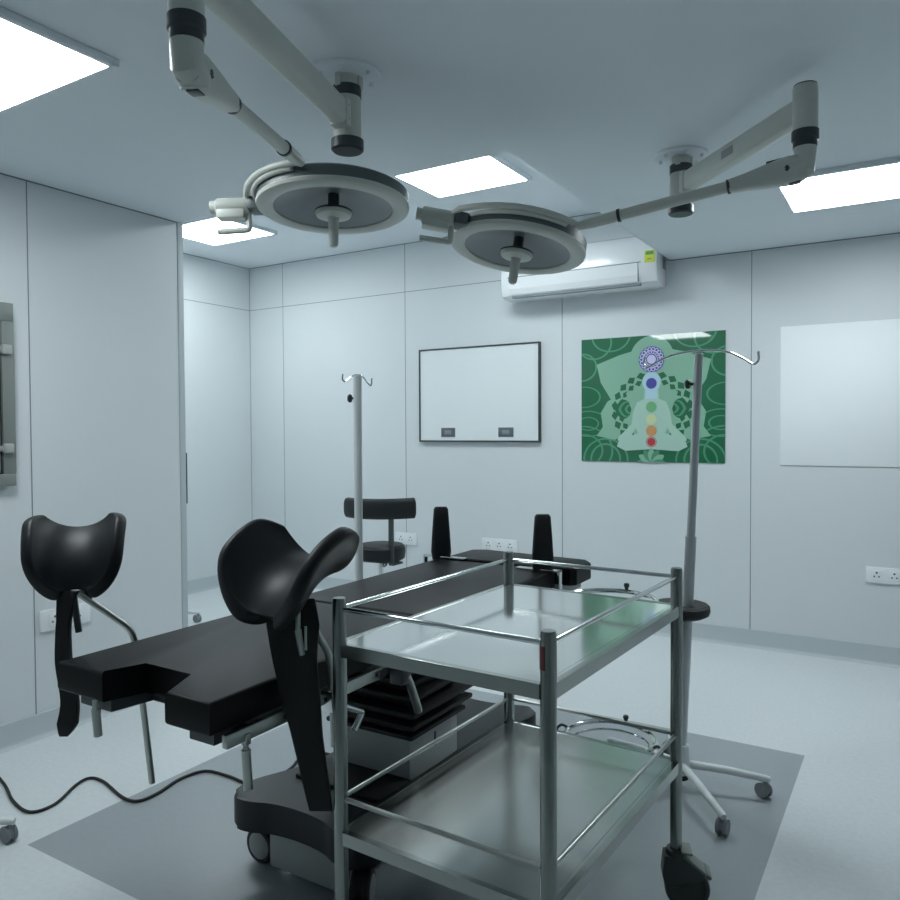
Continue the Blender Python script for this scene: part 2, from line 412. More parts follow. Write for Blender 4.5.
# crown medallion
circ(cu, 108, 58, 5, 18)
for k in range(18):
    a = 2*PI*k/18
    arcline(cu+46*math.cos(a), 108+46*math.sin(a), 7.5, 1.7, 0, 360, 6, 19, 10); arcline(cu+32*math.cos(a), 108+32*math.sin(a), 6, 1.5, 0, 360, 6, 19, 10)
circ(cu, 108, 20, 6, 20)
# energy dots down the body
for v_, m_ in ((216,5),(322,7),(378,8),(429,9),(479,10)):
    circ(cu, v_, 24, m_, 21)
    if m_ == 10: arcline(cu, v_, 20, 1.4, 0, 360, 3, 22, 20)
obj('printed_design', b, PM, poster, recalc=False)

# ------------------------------------------------------------------ sockets
def socket(x, y, z, w_, h_, n, nrm, label):
    t = thing('socket_plate', (x, y, z), label, 'wall socket', 'white wall socket plates')
    if nrm == 'y': MM = Matrix(((1,0,0,x),(0,0,-1,y),(0,1,0,z),(0,0,0,1)))
    else: MM = Matrix(((0,0,1,x),(1,0,0,y),(0,1,0,z),(0,0,0,1)))
    b = B(); b.box(-w_/2, w_/2, -h_/2, h_/2, 0, .012, .004)
    for v in b.bm.verts: v.co = MM @ v.co
    obj('plate', b, WHITE, t)
    for i in range(n):
        cx = (i-(n-1)/2)*w_/(n+.25)
        b = B(); b.box(cx-.028, cx+.028, -.03, .03, .010, .0145, .003)
        for v in b.bm.verts: v.co = MM @ v.co
        m = obj('outlet', b, WHITE, t)
        b = B()
        for px, py, r in ((0,.014,.006),(-.012,-.008,.0048),(.012,-.008,.0048)):
            b.lathe([(0,.0152),(r,.0152),(r,.012)], MM @ Matrix.Translation((cx+px,py,0)), 12)
        obj('pin_hole', b, HOLE, m)
socket(-3.47, D, .494, .205, .095, 2, 'y', 'white socket plate on the back wall beside the stool')
socket(-2.632, D, .503, .295, .095, 3, 'y', 'white socket plate on the back wall behind the head of the table')
socket(-.11, D, .513, .285, .09, 3, 'y', 'white socket plate low on the wall at the right edge')
socket(XL, 2.033, .512, .24, .095, 2, 'x', 'white socket plate on the left wall behind the left leg support')

# ------------------------------------------------------------------ pass box hatch on the left wall
t = thing('pass_box_hatch', (XL, 1.47, 1.126), 'steel framed hatch with two latches on the left wall at the picture edge', 'hatch')
y0, y1, z0, z1 = 1.10, 1.806, 1.126, 1.898
b = B(); k = .052
b.box(XL, XL+.04, y0, y1, z0, z0+k, .004); b.box(XL, XL+.04, y0, y1, z1-k*1.5, z1, .004)
b.box(XL, XL+.04, y0, y0+k, z0+k, z1-k*1.5, .001); b.box(XL, XL+.04, y1-k, y1, z0+k, z1-k*1.5, .001); obj('frame', b, PASS, t)
b = B(); b.box(XL, XL+.03, y0+k+.004, y1-k-.004, z0+k+.004, z1-k*1.5-.004, .003); d_ = obj('door', b, PASS, t)
b = B(); b.box(XL+.026, XL+.033, y0+.12, y1-.10, z0+.12, z1-.16, .002); obj('pane', b, GLASSD, d_)
b = B(); b.box(XL+.024, XL+.0315, y1-k-.007, y1-k-.003, z0+k, z1-k*1.5); obj('gasket', b, RUBBER, d_)
for z in (1.70, 1.285):
    b = B(); b.box(XL+.036, XL+.06, y1-.058, y1-.018, z-.02, z+.02, .005); b.box(XL+.036, XL+.045, y1-.085, y1-.055, z-.012, z+.012, .002)
    obj('latch', b, HUBGREY, t)

# ------------------------------------------------------------------ surgical lamps
def surgical_lamp(m, e, ztop, zcol, zelb, za, head, tilt, armdir, pivdir, boxdir, sweep, label):
    """m mount xy, e elbow column xy, head centre of the underside rim, tilt matrix of the head"""
    t = thing('surgical_lamp', (m[0], m[1], HL), label, 'surgical lamp', 'ceiling surgical lamps')
    mx, my = m; ex, ey = e
    T = Matrix.Translation
    b = B(); b.lathe([(0,HL),(.105,HL),(.105,HL-.006),(.099,HL-.011),(0,HL-.011)], T((mx,my,0)))
    for k in range(6):
        a = k*PI/3; b.lathe([(0,HL-.024),(.007,HL-.024),(.007,HL-.01)], T((mx+.082*math.cos(a), my+.082*math.sin(a), 0)), 8)
    obj('ceiling_flange', b, CEIL, t)
    b = B(); b.lathe([(0,HL-.01),(.036,HL-.01),(.036,HL-.055),(0,HL-.055)], T((mx,my,0))); 
    for k in range(3):
        a = k*2.09+.5; b.box(mx+.036*math.cos(a)-.010, mx+.036*math.cos(a)+.010, my+.036*math.sin(a)-.010, my+.036*math.sin(a)+.010, HL-.05, HL-.01, .003)
    obj('neck', b, CREAM, t)
    b = B(); b.lathe([(0,HL-.043),(.044,HL-.043),(.044,HL-.075),(0,HL-.075)], T((mx,my,0))); obj('bearing_ring', b, DKGREY, t)
    b = B(); b.lathe([(0,HL-.075),(.041,HL-.075),(.043,HL-.08),(.043,HL-.205),(0,HL-.215)], T((mx,my,0)))
    dr = obj('hub_drum', b, CREAM, t)
    b = B(); b.lathe([(0,HL-.203),(.050,HL-.203),(.050,HL-.232),(.044,HL-.237),(0,HL-.237)], T((mx,my,0))); obj('hub_cap', b, DKGREY, t)
    # horizontal extension arm
    d = V((ex-mx, ey-my, 0)); L = d.length; d.normalize(); n = V((-d.y, d.x, 0))
    Mx = Matrix((d, n, V((0,0,1)))).transposed().to_4x4(); Mx.translation = V((mx, my, za))
    b = B(); b.box(.03, L-.02, -.024, .024, -.037, .037, .010, 3, rot=Mx); obj('extension_arm', b, CREAM, t)
    b = B(); b.box(.032, .068, -.028, .028, -.042, .042, .006, 2, rot=Mx)
    for s in (-1, 1):
        for zz in (-.02, .02): b.lathe([(0,.030),(.004,.030),(.004,.02)], Mx @ Matrix.Translation((.05,0,zz)) @ frame((0,0,0),(0,s,0)), 8)
    obj('arm_root_plate', b, CREAM, dr)
    b = B(); b.box(L*.44, L*.44+.07, -.0255, -.0235, -.012, .016, .0005, 1, rot=Mx)
    obj('arm_sticker', b, mat('arm_sticker_grey', (.30,.33,.32), .5), t)
    # elbow column
    b = B(); b.lathe([(0,ztop-.004),(.034,ztop-.004),(.036,ztop-.01),(.036,zcol),(0,zcol)], T((ex,ey,0))); obj('column', b, CREAM, t)
    b = B(); b.lathe([(0,ztop),(.033,ztop),(.035,ztop-.008),(0,ztop-.008)], T((ex,ey,0))); obj('column_cap', b, DKGREY, t)
    for zz in (ztop-.045, ztop-.105):
        b = B(); b.lathe([(0,.039),(.005,.039),(.005,.03)], frame((ex,ey,zz), (-d.x*.75-d.y*.66, -d.y*.75+d.x*.66, 0) if ex > -1 else (-d.x, -d.y, 0)), 10)
        obj('column_screw', b, DKGREY, t)
    b = B(); b.lathe([(0,zcol+.004),(.039,zcol+.004),(.039,zcol-.022),(.0345,zcol-.026),(.0345,zcol-.046),(0,zcol-.046)], T((ex,ey,0))); obj('brake_collar', b, DKGREY, t)
    # spring arm: knuckle, tapered cover, tube
    hc = V(head)
    ad = V(armdir).normalized(); end = hc + tilt @ (V((ad.x, ad.y, 0))*.275) + V((0,0,.045))
    k0 = V((ex, ey, zelb)); sd = (end - k0); sd.normalize()
    hz = V((sd.x, sd.y, 0)).normalized(); side = V((-hz.y, hz.x, 0))
    b = B(); b.tube([(ex,ey,zcol-.04),(ex,ey,zelb)] + [V((ex,ey,zelb)) + hz*(.036*math.sin(a)) + V((0,0,-.036*(1-math.cos(a)))) for a in (.3,.6,.9,1.2,1.5)], [.0345]*2+[.0345,.034,.033,.032,.030], 20)
    obj('knuckle', b, CREAM, t)
    A = k0 + hz*.005
    Mk = frame(A, sd, V((0,0,1)))   # local x ~ up, y = side
    b = B(); rings = [(-.008,.032,.028),(.01,.040,.031),(.05,.042,.030),(.10,.036,.028),(.16,.026,.024),(.215,.0205,.0205)]
    RR = []
    for z, hx, hy in rings:
        ring = []
        for k in range(20):
            a = 2*PI*k/20; ca, sa = math.cos(a), math.sin(a); p_ = .55
            ring.append(b.bm.verts.new(Mk @ V((hx*abs(ca)**p_*(1 if ca>0 else -1), hy*abs(sa)**p_*(1 if sa>0 else -1), z))))
        RR.append(ring)
    for r0, r1 in zip(RR, RR[1:]):
        for k in range(20): b.bm.faces.new((r0[k], r0[(k+1)%20], r1[(k+1)%20], r1[k]))
    b.bm.faces.new(RR[0][::-1]); b.bm.faces.new(RR[-1])
    cov = obj('spring_arm_cover', b, CREAM, t, ang=50)
    b = B(); b.box(.036, .0425, -.013, .013, .03, .10, .002, rot=Mk); obj('adjuster_slot', b, DKGREY, cov)
    b = B(); b.box(-.0435, -.038, -.014, .014, .012, .045, .002, rot=Mk); obj('drain_slot', b, DKGREY, cov)
    for sg in (-1, 1):
        b = B(); b.prism([(-.009,.045),(0,.036),(.003,.040),(.006,.037),(.011,.045),(.004,.052),(.001,.048),(-.003,.052)], .028, .0318, 0, Mk @ Matrix(((1,0,0,0),(0,0,sg,0),(0,1,0,0),(0,0,0,1))))
        obj('emblem', b, DKGREY, cov)
    L2 = (end - A).length
    b = B(); b.tube([A + sd*.19, A + sd*(L2-.12)], .0185, 18); obj('spring_arm', b, CREAM, t)
    b = B(); b.tube([A + sd*.212, A + sd*.221], .0228, 18); obj('arm_ring', b, DKGREY, t)
    b = B(); b.tube([A + sd*(L2-.15), A + sd*(L2-.140)], .0222, 18); obj('arm_ring', b, DKGREY, t)
    b = B(); b.tube([A + sd*(L2-.141), A + sd*(L2-.05), A + sd*L2], [.0195,.0185,.013], 18); obj('arm_tip', b, CREAM, t)
    # yoke from the arm tip round to the pivot box
    a0 = math.atan2(ad.y, ad.x); pd = V(pivdir).normalized(); a1 = math.atan2(pd.y, pd.x)
    while (a1-a0)*sweep < 0: a1 += sweep*2*PI
    rad0 = V(boxdir).normalized()
    P = lambda a, r, z: hc + tilt @ V((r*math.cos(a), r*math.sin(a), z))
    pts = [P(a0 + (a1-a0)*k/24, .272 + .022*(k/24)**2 - .012*math.sin(PI*k/24), .05 + .006*math.sin(PI*k/24)) for k in range(24)]
    pts = [end] + pts[1:] + [P(a1, .25, .03) + (tilt @ rad0)*.06]
    b = B(); b.tube(smooth_path(pts, 2), .011, 12); yk = obj('yoke', b, CREAM, t)
    b = B()
    inn = [P(a0 + (a1-a0)*k/20, .258, .040) for k in range(2, 19)]
    b.tube(inn, .008, 10); obj('inner_yoke', b, CREAM, t)
    # pivot box, bracket
    pr_ = V((math.cos(a1), math.sin(a1), 0)); rad = V(boxdir).normalized(); tn = V((-rad.y, rad.x, 0))
    Mh = Matrix.Translation(hc) @ tilt.to_4x4() @ Matrix.Translation(pr_*.25 + V((0,0,.012))) @ Matrix((rad, tn, V((0,0,1)))).transposed().to_4x4()
    b = B(); b.lathe([(0,.035),(.026,.035),(.030,.045),(.030,.145),(.026,.15),(.022,.15),(.022,.17),(0,.17)], Mh @ frame((0,0,.012),(1,0,0)) , 24)
    b.box(.05, .145, -.026, .026, -.032, .01, .006, rot=Mh)
    pv = obj('pivot_housing', b, CREAM, t)
    b = B(); b.box(-.012, .036, -.036, .036, -.008, .035, .005, rot=Mh); obj('pivot_block', b, LAMPSIDE, t)
    b = B(); b.tube(bend([Mh @ V((.042, 0, -.01)), Mh @ V((.037, 0, -.068)), Mh @ V((.145, 0, -.072))], .012), .0105, 10); obj('side_handle', b, CREAM, t)
    # lamp head
    Hm = Matrix.Translation(hc) @ tilt.to_4x4()
    b = B(); b.lathe([(0,.066),(.20,.066),(.235,.060),(.250,.050),(.2505,.014),(.20,.012)], Hm, 64); obj('head_shell', b, LAMPSIDE, t)
    b = B(); b.lathe([(.2505,.017),(.2525,.012),(.250,.003),(.240,-.003),(.205,-.003),(.196,.002),(.196,.008)], Hm, 64); obj('head_rim', b, CREAM, t)
    b = B(); b.lathe([(0,.052),(.03,.0515),(.12,.034),(.19,.007),(.1965,.0055),(.1965,.012),(.12,.044),(0,.060)], Hm, 64); obj('lens', b, LAMPGLASS, t)
    b = B(); b.lathe([(0,.053),(.019,.053),(.019,-.004),(0,-.004)], Hm, 24); b.lathe([(0,-.002),(.058,-.002),(.062,-.005),(.062,-.009),(0,-.009)], Hm, 32); hs = obj('socket_and_reflection', b, DKGREY, t)  # flange, plus dark neck built in place of the handle's reflection in the lens
    b = B(); b.lathe([(0,-.008),(.060,-.008),(.061,-.012),(.056,-.022),(.035,-.027),(.020,-.029),(.0175,-.036),(.0165,-.116),(.011,-.124),(0,-.125)], Hm, 32)
    obj('sterile_handle', b, CREAM, t)
def tiltm(ax, deg): return Matrix.Rotation(math.radians(deg), 3, V(ax))
# the tilts tip the lit face towards the door side of the room
surgical_lamp((-1.507,1.863), (-1.281,1.069), 2.39, 2.19, 2.098, 2.31, (-1.664,1.981,2.085), tiltm((rt.x,rt.y,0), -4.0),
              (.36,-1.0,0), (-.88,-.42,0), (-.88,-.46,0), -1, 'surgical lamp on the left, its arm crossing the top of the picture')
surgical_lamp((-.82,3.114), (-.303,2.572), 2.395, 2.252, 2.148, 2.325, (-1.274,2.559,2.013), tiltm((rt.x,rt.y,0), -6.5) @ tiltm((fw.x,fw.y,0), 9),
              (1,-.25,0), (-.40,-.92,0), (-.85,-.62,0), -1, 'surgical lamp on the right, its raised elbow beside the right ceiling panel')

# ------------------------------------------------------------------ casters
def caster(parent, x, y, r, h, yaw, wm, local=True, name='caster', wd=.022, hub=None):
    """twin wheel caster: fork with wheel sub-parts"""
    R = Matrix.Translation((x, y, 0)) @ Matrix.Rotation(yaw, 4, 'Z')
    off = r*.35
    b = B(); b.lathe([(0,h),(.009,h),(.009,r*1.7),(0,r*1.7)], R, 12)
    b.lathe([(0,-wd*.55),(r*.86,-wd*.55),(r*.86,wd*.55),(0,wd*.55)], R @ frame((off,0,r*1.12),(0,1,0)), 24)
    f_ = obj(name, b, wm, parent, local)
    for s in (-1, 1):
        b = B(); b.lathe([(0,wd*.4),(r*.8,wd*.4),(r*.97,wd*.5),(r,wd*.7),(r,wd*1.2),(r*.93,wd*1.4),(r*.7,wd*1.45),(r*.3,wd*1.3),(0,wd*1.3)], R @ frame((off,0,r),(0,s,0)), 28)
        obj('wheel', b, wm if hub is None else RUBBER, f_, local)
        if hub:
            b = B(); b.lathe([(0,wd*1.55),(r*.68,wd*1.55),(r*.76,wd*1.40),(r*.76,wd*1.2)], R @ frame((off,0,r),(0,s,0)), 28); obj('hub_cap', b, hub, f_, local)
    return f_

# ------------------------------------------------------------------ IV stands (built at origin, then placed)
def iv_stand(loc, label, rot, hook_w=.24, top=1.63, tray=True, group='wheeled drip stands', hook_rot=0.0, lean=(0, 0), legs=None):
    t = thing('iv_stand', loc, label, 'IV stand', group)
    lx, ly = lean[0]/top, lean[1]/top
    b = B(); b.tube([(0,0,.09),(lx*.95,ly*.95,.95)], .0205, 18); obj('lower_pole', b, POLE, t, True)
    b = B(); b.tube([(lx*.93,ly*.93,.93),(lx*top,ly*top,top)], .0155, 18); b.tube([(lx*top,ly*top,top),(lx*top,ly*top,top+.005)], [.0155,.013], 18); obj('upper_pole', b, POLE, t, True)
    b = B(); ca, sa = math.cos(hook_rot), math.sin(hook_rot)
    pr = [(-hook_w,-.005),(-hook_w*1.02,-.03),(-hook_w*.93,-.045),(-hook_w*.75,-.025),(-hook_w*.45,-.003),(0,.008),(hook_w*.45,0),(hook_w*.75,-.028),(hook_w*.93,-.052),(hook_w*1.02,-.04),(hook_w*1.02,-.008)]
    b.tube(smooth_path([(u*ca+lx*top, u*sa+ly*top, top+z+.006) for u, z in pr], 4), .0042, 8); obj('hook', b, CHROME, t, True)
    b = B(); kx, ky = lx*(top-.11), ly*(top-.11); b.tube([(kx,ky,top-.11),(kx-.034*ca,ky-.034*sa,top-.11)], .006, 10); b.lathe([(0,0),(.013,0),(.018,.006),(.018,.014),(.011,.02),(0,.02)], frame((kx-.026*ca,ky-.026*sa,top-.11), (-ca,-sa,0)), 14)
    obj('height_knob', b, DKGREY, t, True)
    if tray:
        b = B(); b.lathe([(0,.655),(.085,.650),(.103,.660),(.108,.675),(.106,.690),(.098,.697),(.085,.690),(0,.688)], None, 36); obj('push_ring', b, RUBBER, t, True)
    b = B(); b.lathe([(0,.165),(.03,.165),(.034,.158),(.036,.10),(.042,.09),(.042,.06),(0,.06)], None, 24)
    hb_ = obj('hub', b, WHITEM, t, True)
    b = B(); b.lathe([(0,.062),(.035,.062),(.03,.035),(0,.035)], None, 20); obj('hub_underside', b, RUBBER, hb_, True)
    for a, r in legs or [(rot + k*2*PI/5, .335) for k in range(5)]:
        c, s = math.cos(a), math.sin(a)
        b = B(); b.tube([(.03*c,.03*s,.092),(.55*r*c,.55*r*s,.086),(r*c,r*s,.072),((r+.015)*c,(r+.015)*s,.070)], [.0145,.0145,.0125,.010], 14); lg = obj('leg', b, WHITEM, t, True)
        caster(t, r*c, r*s, .0275, .072, a+2.4, CASTGREY, wd=.013)
    return t
iv_stand((-.757, 2.885, 0), 'wheeled drip stand with black push ring beside the trolley', math.radians(13), hook_rot=math.radians(-1), hook_w=.205, lean=(.056, .034), legs=[(math.radians(q), r) for q, r in ((14, .30), (-53, .35), (-130, .33), (160, .33), (112, .30))])
iv_stand((-2.79, 1.135, 0), 'white wheeled stand at the lower left edge, one leg in view', math.radians(42), tray=False, hook_rot=1.57, hook_w=.1)
iv_stand((-4.60, 3.44, 0), 'wheeled stand half hidden past the corner of the left wall', math.radians(40), tray=False, hook_rot=1.57, hook_w=.1, top=1.5)

# ------------------------------------------------------------------ surgeon's stool
sx_, sy_ = -3.15, 4.22
t = thing('stool', (sx_, sy_, 0), 'black padded surgeon stool with curved armrest by the back wall', 'stool')
b = B(); b.lathe([(0,.578),(.12,.578),(.152,.572),(.168,.553),(.170,.52),(.165,.480),(.15,.468),(0,.468)], Matrix.Translation((sx_,sy_,0)), 40); obj('seat', b, LEATHER, t)
pts = [(-.255,-.05),(-.17,-.095),(-.06,-.125),(.06,-.115),(.16,-.06),(.235,.01),(.255,.04)]
sp = smooth_path([(sx_+u, sy_+v, .82) for u, v in pts], 5)
b = B(); rings = []; N = len(sp)
for i, p in enumerate(sp):
    tt = (sp[min(i+1,N-1)] - sp[max(i-1,0)]).normalized(); nn = V((-tt.y, tt.x, 0))
    e = min(i, N-1-i); k = (0.55 if e == 0 else 0.85 if e == 1 else 1.0)
    rings.append([b.bm.verts.new(p + nn*(.035*k*math.copysign(abs(math.cos(a))**.7, math.cos(a))) + V((0,0,.070*k*math.copysign(abs(math.sin(a))**.6, math.sin(a))+.012*i/N))) for a in [2*PI*j/20 for j in range(20)]])
for r0, r1 in zip(rings, rings[1:]):
    for k in range(20): b.bm.faces.new((r0[k], r0[(k+1)%20], r1[(k+1)%20], r1[k]))
b.bm.faces.new(rings[0][::-1]); b.bm.faces.new(rings[-1]); obj('armrest', b, LEATHER, t, ang=60)
b = B(); b.box(sx_+.125, sx_+.165, sy_-.085, sy_-.072, .46, .78, .004); b.box(sx_+.125, sx_+.165, sy_-.085, sy_+.03, .448, .462, .003); obj('armrest_post', b, DKGREY, t)
b = B(); b.box(sx_-.09, sx_+.11, sy_-.09, sy_+.09, .455, .486, .008); b.tube(bend([(sx_+.05,sy_-.05,.46),(sx_+.12,sy_-.13,.445),(sx_+.17,sy_-.17,.47)],.03), .007, 10); obj('mechanism', b, DKGREY, t)
b = B(); b.tube([(sx_,sy_,.09),(sx_,sy_,.29)], .026, 18); b.tube([(sx_,sy_,.28),(sx_,sy_,.46)], .016, 18); obj('gas_column', b, CHROME, t)
b = B()
for k in range(5):
    a = k*2*PI/5+.2; b.tube([(sx_+.02*math.cos(a), sy_+.02*math.sin(a), .10),(sx_+.27*math.cos(a), sy_+.27*math.sin(a), .075)], [.02,.013], 12)
obj('star_base', b, CHROME, t)
for k in range(5):
    a = k*2*PI/5+.2; caster(t, sx_+.26*math.cos(a), sy_+.26*math.sin(a), .0275, .075, a+1.0, RUBBER, local=False, wd=.013)

# ------------------------------------------------------------------ operating table
tx, ty = -1.575, 2.05
T = thing('operating_table', (tx, ty, 0), 'black padded operating table with leg supports and side pads', 'operating table')
# base shell, dog-bone plan
def dogbone(s, y0=1.60, y1=2.75):
    P = []
    cx = -1.53
    half = [(.0,y0+.045),(.10,y0+.035),(.15,y0+.012),(.20,y0),(.245,y0+.015),(.268,y0+.06),(.262,y0+.13),(.225,y0+.21),(.19,y0+.30),(.18,y0+.42)]
    half = half + [(x, y0+y1-y) for x, y in half[::-1]]
    return [(cx+x*s, y) for x, y in half] + [(cx-x*s, y) for x, y in half[::-1]][1:-1]
def chaikin(P, n=2):
    for _ in range(n):
        Q = []
        for i in range(len(P)):
            a, c = P[i], P[(i+1) % len(P)]
            Q += [(a[0]*.75+c[0]*.25, a[1]*.75+c[1]*.25), (a[0]*.25+c[0]*.75, a[1]*.25+c[1]*.75)]
        P = Q
    return P
b = B(); b.prism(chaikin(dogbone(1.0)), .152, .245, .012, seg=3); obj('base_shell', b, BASEM, T, ang=50)
b = B(); b.box(-1.665, -1.395, 1.655, 2.69, .035, .155, .01); obj('base_skirt', b, GREYP, T)
for x, y, a in ((-1.728,1.722,PI),(-1.338,1.70,-1.12),(-1.735,2.65,.8),(-1.325,2.65,2.2)):
    caster(T, x, y, .056, .155, a, RUBBER, local=False, wd=.02, hub=HUBGREY)
# column: pale cover and black bellows
b = B(); b.box(-1.655, -1.352, 1.955, 2.245, .243, .392, .006); b.box(-1.3525, -1.3515, 2.03, 2.20, .30, .375); cc = obj('column_cover', b, GREYP, T)
b = B(); b.box(-1.353, -1.349, 2.095, 2.103, .315, .36); obj('cover_lock', b, DKGREY, cc)
b = B(); b.box(-1.69, -1.30, 1.80, 1.956, .243, .256, .003); obj('foot_mat', b, RUBBER, T)
b = B()
for k, (z, g) in enumerate(((.385,.012),(.425,.03),(.47,.045),(.515,.03),(.56,.02))):
    b.box(-1.665-g, -1.342+g, 1.945-g, 2.255+g, z, z+.016, .006); b.box(-1.65, -1.357, 1.96, 2.24, z+.012, z+.05)
obj('bellows', b, RUBBER, T)
b = B(); b.box(-1.75, -1.38, 1.75, 2.55, .60, .668, .008); obj('top_frame', b, DKGREY, T)
# pads
L_, R_ = -1.86, -1.285
YF = 1.12
cut = [(L_,YF),(-1.675,YF),(-1.66,YF+.115),(-1.475,YF+.115),(-1.43,YF-.012),(R_,YF-.012),(R_,1.975),(L_,1.975)]
b = B(); b.prism(cut, .695, .77, .010, seg=3); sp_ = obj('seat_pad', b, PADTOP, T)
cut2 = [(L_+.035,YF+.04),(-1.70,YF+.04),(-1.69,YF+.155),(-1.45,YF+.155),(-1.40,YF+.03),(R_-.035,YF+.03),(R_-.035,1.96),(L_+.035,1.96)]
b = B(); b.prism(cut2, .655, .697, .004); obj('seat_board', b, DKGREY, T)
b = B(); b.box(L_-.003, R_+.003, 1.985, 2.925, .695, .77, .010, 3); obj('back_pad', b, PADTOP, T)
b = B(); b.box(L_+.035, R_-.035, 1.985, 2.92, .66, .697, .004); obj('back_board', b, DKGREY, T)
b = B(); b.prism([(L_+.02,2.955),(R_+.055,2.955),(R_+.075,2.98),(R_+.075,3.14),(R_+.03,3.20),(L_+.08,3.235),(L_+.02,3.20)], .700, .776, .010, seg=3); obj('head_pad', b, PADTOP, T)
b = B(); b.prism([(L_+.05,2.93),(R_+.03,2.93),(R_+.045,3.10),(L_+.06,3.18)], .668, .702, .004); obj('head_board', b, GREYP, T)
# side rails with end clamps
for x0_, x1_ in ((R_-.005, R_+.018), (L_-.018, L_+.005)):
    for ya, yb in ((1.14 if x0_ > -1.5 else 1.33, 1.72), (1.90, 2.86)):
        b = B(); b.box(x0_+.005, x1_, ya, yb, .662, .693, .003)
        for yy in (ya+.08, yb-.08): b.tube([(R_-.03 if x0_ > -1.5 else L_+.03, yy, .678),(x0_+.012, yy, .678)], .010, 10)
        rl = obj('side_rail', b, STEEL, T)
        b = B()
        for yy in (ya+.18, (ya+yb)/2, yb-.04):
            for q_ in (x1_+.001, x0_+.004): b.lathe([(0,.003),(.007,.003),(.007,-.003),(0,-.003)], frame((q_,yy,.678),(1,0,0)), 10)
        obj('rail_screw', b, DKGREY, rl)
# clamp handles hanging from the rails
for x, y in ((R_+.014, 1.197), (L_+.16, YF)):
    b = B(); b.box(x-.009, x+.009, y-.008, y+.008, .654, .68, .002) if x > -1.5 else b.box(x-.009, x+.009, y-.006, y+.008, .672, .70, .002)
    b.tube([(x,y,.675),(x+.004,y-.004,.64)], [.006,.007], 12); cl = obj('rod_clamp', b, STEEL, T)
    zq = 0 if x > -1.5 else .058
    b = B(); b.tube([(x+.004,y-.004,.645+zq*.6),(x+.006,y,.555+zq)], .0105, 14); obj('clamp_handle', b, STEEL, cl)
# leg supports: saddle pad, strap, bent rod, rail clamp
def saddle(O, yaw, pitch, roll, Wd, Ln, H, par, flare=0.0, droop=.03, name='leg_support'):
    """trough pad; local y runs up its length, x across, z out of the hollow"""
    R = Matrix.Rotation(yaw, 3, 'Z') @ Matrix.Rotation(pitch, 3, 'X') @ Matrix.Rotation(roll, 3, 'Y')
    b = B(); NS, NT = 20, 18; g = []
    for j in range(NT+1):
        tt = .5 - .5*math.cos(PI*j/NT); row = []
        e0 = max(0.0, 1-tt/.36); e1 = max(0.0, (tt-.78)/.22)
        wpro = .30 + .70*max(0.0, 1-e0**2.4)**(1/2.4); wpro *= 1 - .22*e1**2.5; wpro *= 1 + flare*tt
        for i in range(NS+1):
            s = -1 + 2*i/NS
            lift = H*(abs(s)**2.3)*(wpro**1.5)*(1+.25*tt)
            yv = Ln*(tt-.5) + .10*Ln*(abs(s)**2)*(tt-.35)
            x_ = Wd/2*s*wpro*(1-.06*abs(s)**4)
            z_ = lift - droop*(2*tt-1)**2 - .5*droop*max(0,.3-tt)
            row.append(b.bm.verts.new(V(O) + R @ V((x_, yv, z_))))
        g.append(row)
    for j in range(NT):
        for i in range(NS): b.bm.faces.new((g[j][i], g[j][i+1], g[j+1][i+1], g[j+1][i]))
    o = obj(name, b, LEATHER, par, ang=80, recalc=False)
    md = o.modifiers.new('thickness', 'SOLIDIFY'); md.thickness = .036; md.offset = -1
    sb = o.modifiers.new('padding', 'SUBSURF'); sb.levels = 2; sb.render_levels = 2
    return o, R
def strap(path, widths, thick, par, wdir):
    b = B(); sp = smooth_path(path, 5); N = len(sp); wd = V(wdir).normalized(); RR = []
    for i, p in enumerate(sp):
        f_ = i/(N-1)*(len(widths)-1); k = min(int(f_), len(widths)-2); w_ = widths[k]+(widths[k+1]-widths[k])*(f_-k)
        tt = (sp[min(i+1,N-1)]-sp[max(i-1,0)]).normalized(); nn = tt.cross(wd).normalized()*thick
        RR.append([b.bm.verts.new(p + wd*w_/2*q + nn*h) for q, h in ((-1,-.5),(-.9,-.9),(.9,-.9),(1,-.5),(1,.5),(.9,.9),(-.9,.9),(-1,.5))])
    for r0, r1 in zip(RR, RR[1:]):
        for k in range(8): b.bm.faces.new((r0[k], r0[(k+1)%8], r1[(k+1)%8], r1[k]))
    b.bm.faces.new(RR[0][::-1]); b.bm.faces.new(RR[-1])
    return obj('strap', b, STRAPM, par, ang=40)
# right support (near the trolley)
pr, R = saddle((-1.282, 1.356, 1.003), math.radians(-5), math.radians(29), 0, .30, .215, .10, T)
lab(pr, 'black saddle-shaped leg support nearest the trolley')
strap([(-1.266,1.345,.952),(-1.254,1.333,.895),(-1.247,1.331,.812),(-1.23,1.338,.694),(-1.22,1.343,.624),(-1.192,1.355,.459)], [.105,.125,.105,.085,.072,.055], .008, pr, rt)
b = B(); b.tube(bend([(-1.27,1.36,.935),(-1.245,1.389,.883),(-1.245,1.454,.791),(-1.245,1.462,.70),(-1.245,1.466,.56)],.03), .009, 12); obj('support_rod', b, STEEL, pr)
b = B(); b.box(-1.272, -1.230, 1.445, 1.495, .650, .705, .006); b.tube(bend([(-1.24,1.49,.655),(-1.24,1.575,.612),(-1.24,1.54,.575)],.01), .0085, 12)
obj('rail_clamp', b, CHROME, pr)
b = B(); b.tube([(-1.222,1.316,.944),(-1.221,1.314,.89)], .006, 12); b.tube([(-1.221,1.314,.89),(-1.213,1.318,.833)], [.0085,.007], 12); b.tube([(-1.203,1.320,.90),(-1.203,1.320,.845)], .003, 8)
b.lathe([(0,.010),(.008,.010),(.010,.004),(.008,-.004),(0,-.004)], frame((-1.216,1.316,.955),(.5,-.8,.2)), 14); obj('strap_buckle', b, STEEL, pr)
